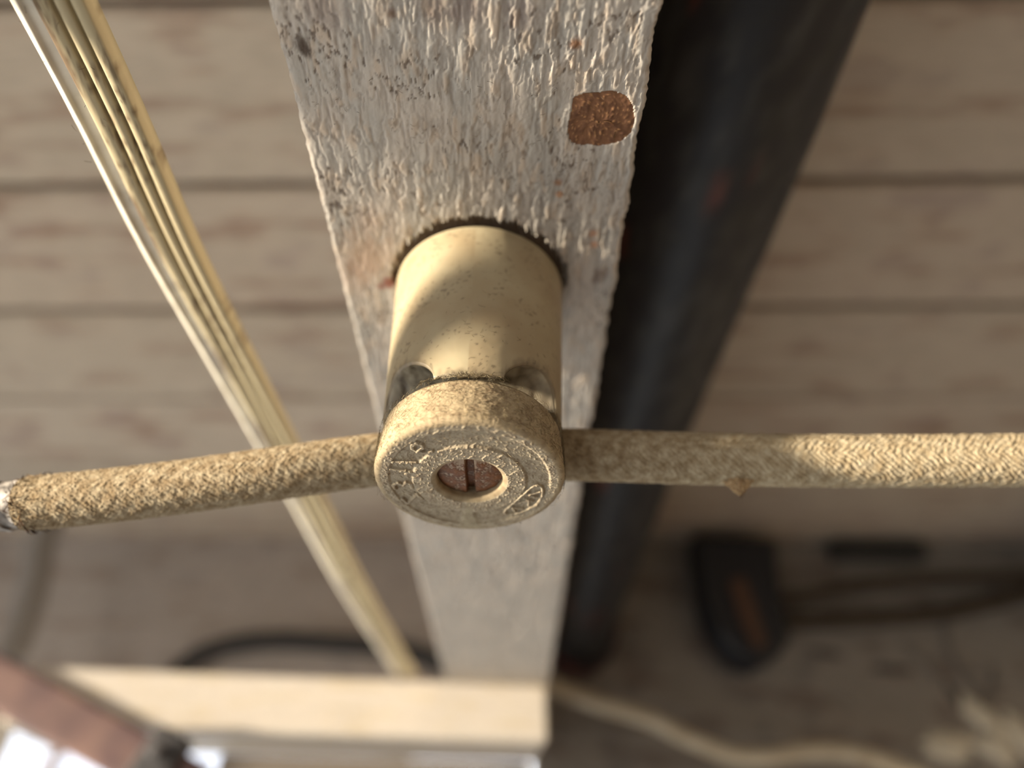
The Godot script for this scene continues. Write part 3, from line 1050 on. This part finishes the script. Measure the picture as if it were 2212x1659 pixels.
# a flat bar along x with rounded edges and rust in patches
func grid_bar(len_: float, wide: float, thick: float, n: FastNoiseLite) -> ArrayMesh:
	var p := PackedVector3Array()
	var c := PackedColorArray()
	var nu := 32
	var nv := 60
	for v in nv + 2:
		var x := (clampf(v - 1.0, 0.0, nv - 1.0) / (nv - 1.0) - 0.5) * len_
		for u in nu:
			var a := TAU * u / nu
			var y := signf(cos(a)) * pow(absf(cos(a)), 0.35) * wide / 2.0
			var z := signf(sin(a)) * pow(absf(sin(a)), 0.45) * thick / 2.0
			if v == 0 or v == nv + 1:
				y = 0.0
				z = 0.0
			p.append(Vector3(x, y, z))
			c.append(sr(124, 98, 92).lerp(sr(92, 72, 74), clampf(0.5 + n.get_noise_2d(x * 40.0, y * 60.0), 0.0, 1.0)))
	return grid(nu, nv + 2, p, c, true, true)

# ---------------------------------------------------------------- things on the far wall and beyond
func build_far_things() -> void:
	var n1 := noise(141, FastNoiseLite.TYPE_SIMPLEX_SMOOTH, 3)
	var dw := DWALL
	# black bracket: an outline on the wall, with depth
	var prof := PackedVector2Array()
	var mid := hz(1585, 1300, dw - 0.02)
	for q in [[1490, 1172], [1665, 1180], [1672, 1300], [1694, 1390], [1676, 1424], [1625, 1450], [1585, 1432], [1540, 1385], [1515, 1330], [1503, 1260]]:
		var w := hz(q[0], q[1], dw - 0.02) - mid
		prof.append(Vector2(w.x, w.y))
	var br := thing("black_wall_bracket", "black tapering iron bracket on the dim wall where dark cables end", "bracket", mid)
	put("bracket_plate", prism(prof, 0.040, 0.004), plain(sr(26, 28, 34), 0.45), br)
	var strip := PackedVector2Array()
	for q in [[1575, 1255], [1605, 1250], [1628, 1310], [1652, 1395], [1632, 1402], [1600, 1340]]:
		var w := hz(q[0], q[1], dw - 0.04) - mid
		strip.append(Vector2(w.x, w.y))
	var rs := put("rusty_strip", prism(strip, 0.006, 0.001), plain(sr(92, 66, 50), 0.8), br, Vector3(0, 0, 0.021))
	rs.set_meta("label", "rust-brown strip down the bracket")
	# two dark cables leaving to the right
	var dark := func(s: float, an: float) -> Color: return sr(62, 54, 46).lerp(sr(86, 74, 60), clampf(0.3 + n1.get_noise_2d(s * 40.0, an), 0.0, 1.0))
	var up := []
	for q in [[1640, 1296], [1740, 1288], [1860, 1268], [1960, 1256], [2080, 1252], [2212, 1246], [2400, 1240]]:
		up.append(hz(q[0], q[1], dw - 0.016))
	var c1 := put("wall_cable", tube(spline(up, 0.004), 24, func(s: float, an: float) -> float: return 0.0056, dark), vmat(0.7, 0.3))
	tag(c1, "upper of two dark cables running right from the black bracket", "cable", "dark cables on the wall")
	var low := []
	for q in [[1640, 1338], [1760, 1342], [1880, 1338], [2000, 1330], [2100, 1312], [2212, 1284], [2400, 1240]]:
		low.append(hz(q[0], q[1], dw - 0.012))
	var c2 := put("wall_cable", tube(spline(low, 0.004), 24, func(s: float, an: float) -> float: return 0.0070, dark), vmat(0.7, 0.3))
	tag(c2, "lower sagging dark cable running right from the black bracket", "cable", "dark cables on the wall")
	# dark strip of wood under the ceiling
	var ba := hz(1795, 1190, dw - 0.008)
	var bb := hz(1992, 1190, dw - 0.008)
	var bat := put("dark_wood_batten", cbox(Vector3(ba.distance_to(bb), 0.017, 0.016), 0.001), plain(sr(52, 50, 46), 0.8), self, (ba + bb) / 2.0)
	tag(bat, "short dark wooden batten high on the wall above the cables", "batten")
	# pale cord sagging in waves
	var wp := []
	for q in [[1150, 1462], [1215, 1490], [1300, 1522], [1400, 1552], [1480, 1592], [1570, 1628], [1650, 1636], [1740, 1624], [1830, 1626], [1920, 1650], [2010, 1690]]:
		wp.append(hz(q[0], q[1], dw - 0.05))
	var cord := put("pale_cord", tube(spline(wp, 0.004), 24, func(s: float, an: float) -> float: return 0.0062, func(s: float, an: float) -> Color: return sr(212, 202, 180).lerp(sr(176, 160, 134), clampf(0.4 + n1.get_noise_2d(s * 40.0, an), 0.0, 1.0))), vmat(0.7, 0.4))
	tag(cord, "pale cream cord sagging in waves across the dim wall", "cord")
	# plaster lumps painted pale to look sunlit, and cracks: pieces of the wall
	var wall := get_node("wall_far")
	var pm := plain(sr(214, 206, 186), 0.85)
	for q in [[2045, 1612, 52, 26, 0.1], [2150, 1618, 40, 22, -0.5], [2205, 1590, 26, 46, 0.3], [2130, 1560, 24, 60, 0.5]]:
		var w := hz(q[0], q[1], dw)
		var o := put("sunlit_plaster_patch", blob(q[2] * 0.00047, q[3] * 0.00047, 0.006, int(q[0])), pm, wall, w)
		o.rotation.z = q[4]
	var gm := plain(sr(118, 111, 103), 0.9)
	for q in [[[2042, 1340], [2044, 1390], [2075, 1450], [2110, 1500]], [[2142, 1440], [2148, 1490], [2120, 1530], [2135, 1590]], [[1960, 1400], [2000, 1430], [2030, 1470]]]:
		var rp := []
		for k in q:
			rp.append(hz(k[0], k[1], dw))
		put("plaster_ridge", tube(spline(rp, 0.004), 16, func(s: float, an: float) -> float: return 0.0034 + n1.get_noise_2d(s * 80.0, an) * 0.0012, func(s: float, an: float) -> Color: return Color.WHITE), gm, wall)
	var dm := plain(sr(62, 56, 52), 0.9)
	for q in [[1925, 1445, 60, 10, 0.0], [2060, 1500, 12, 34, 0.2], [1780, 1410, 44, 10, -0.2]]:
		var o := put("dark_stain_hollow", blob(q[2] * 0.00047, q[3] * 0.00047, 0.002, int(q[0])), dm, wall, hz(q[0], q[1], dw))
		o.rotation.z = q[4]
	# grey cord hanging at the far left
	var gp := []
	for q in [[110, 1120], [88, 1180], [70, 1280], [30, 1400], [-20, 1500]]:
		gp.append(hz(q[0], q[1], 0.52))
	var gc := put("grey_cord", tube(spline(gp, 0.004), 20, func(s: float, an: float) -> float: return 0.011, func(s: float, an: float) -> Color: return sr(140, 136, 133)), vmat(0.8, 0.3))
	tag(gc, "grey cord hanging behind the frayed left end of the cable", "cord")
	# outdoors, seen under the beam: a white boarded shed and a twig
	var shed := thing("white_shed", "white boarded shed wall outdoors seen below the rusty bar", "building", Vector3(-2.2, -0.1, -4.2))
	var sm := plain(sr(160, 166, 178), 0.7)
	var board := cbox(Vector3(3.0, 0.168, 0.03), 0.004)
	for i in 18:
		put("weatherboard", board, sm, shed, Vector3(0, 0.09 + 0.175 * i, 0.002 * (i % 3)))
	put("shed_core", cbox(Vector3(2.98, 3.1, 1.4), 0.01), plain(sr(150, 148, 146), 0.8), shed, Vector3(0, 1.56, -0.73))
	var tw := []
	for q in [[90, 1720], [112, 1650], [120, 1628], [150, 1610]]:
		tw.append(hz(q[0], q[1], 1.2))
	var twig := put("dry_twig", tube(spline(tw, 0.01), 12, func(s: float, an: float) -> float: return 0.011, func(s: float, an: float) -> Color: return sr(120, 96, 78)), vmat(0.8, 0.3))
	tag(twig, "dry brown twig outdoors below the rusty bar", "twig")

# an upright outline with depth, its edges chamfered
func prism(o: PackedVector2Array, depth: float, ch: float) -> ArrayMesh:
	var pts := o.duplicate()
	if Geometry2D.is_polygon_clockwise(pts):
		pts.reverse()
	var n := pts.size()
	var c := Vector2.ZERO
	for q in pts:
		c += q / n
	var p := PackedVector3Array()
	var rings := [[0.0, -depth / 2], [1.0 - ch / 0.05, -depth / 2], [1.0, -depth / 2 + ch], [1.0, depth / 2 - ch], [1.0 - ch / 0.05, depth / 2], [0.0, depth / 2]]
	for r in rings:
		for q in pts:
			var w: Vector2 = c + (q - c) * r[0]
			p.append(Vector3(w.x, w.y, r[1]))
	var st := SurfaceTool.new()
	st.begin(Mesh.PRIMITIVE_TRIANGLES)
	st.set_smooth_group(-1)
	for v in rings.size() - 1:
		for u in n:
			var a := v * n + u
			var b := v * n + (u + 1) % n
			for k in [a, a + n, b, b, a + n, b + n]:
				st.add_vertex(p[k])
	st.generate_normals()
	return st.commit()

# a flat irregular lump on an upright wall, facing +z
func blob(rx: float, ry: float, h: float, seed_: int) -> ArrayMesh:
	var n := noise(seed_)
	var p := PackedVector3Array()
	var nu := 28
	for v in 8:
		var f := v / 7.0
		for u in nu:
			var a := TAU * u / nu
			var k := 1.0 + 0.35 * n.get_noise_2d(cos(a) * 1.5, sin(a) * 1.5)
			p.append(Vector3(cos(a) * rx * k * f, sin(a) * ry * k * f, h * (1.0 - f * f) - 0.001))
	return grid(nu, 8, p, PackedColorArray(), true, false)
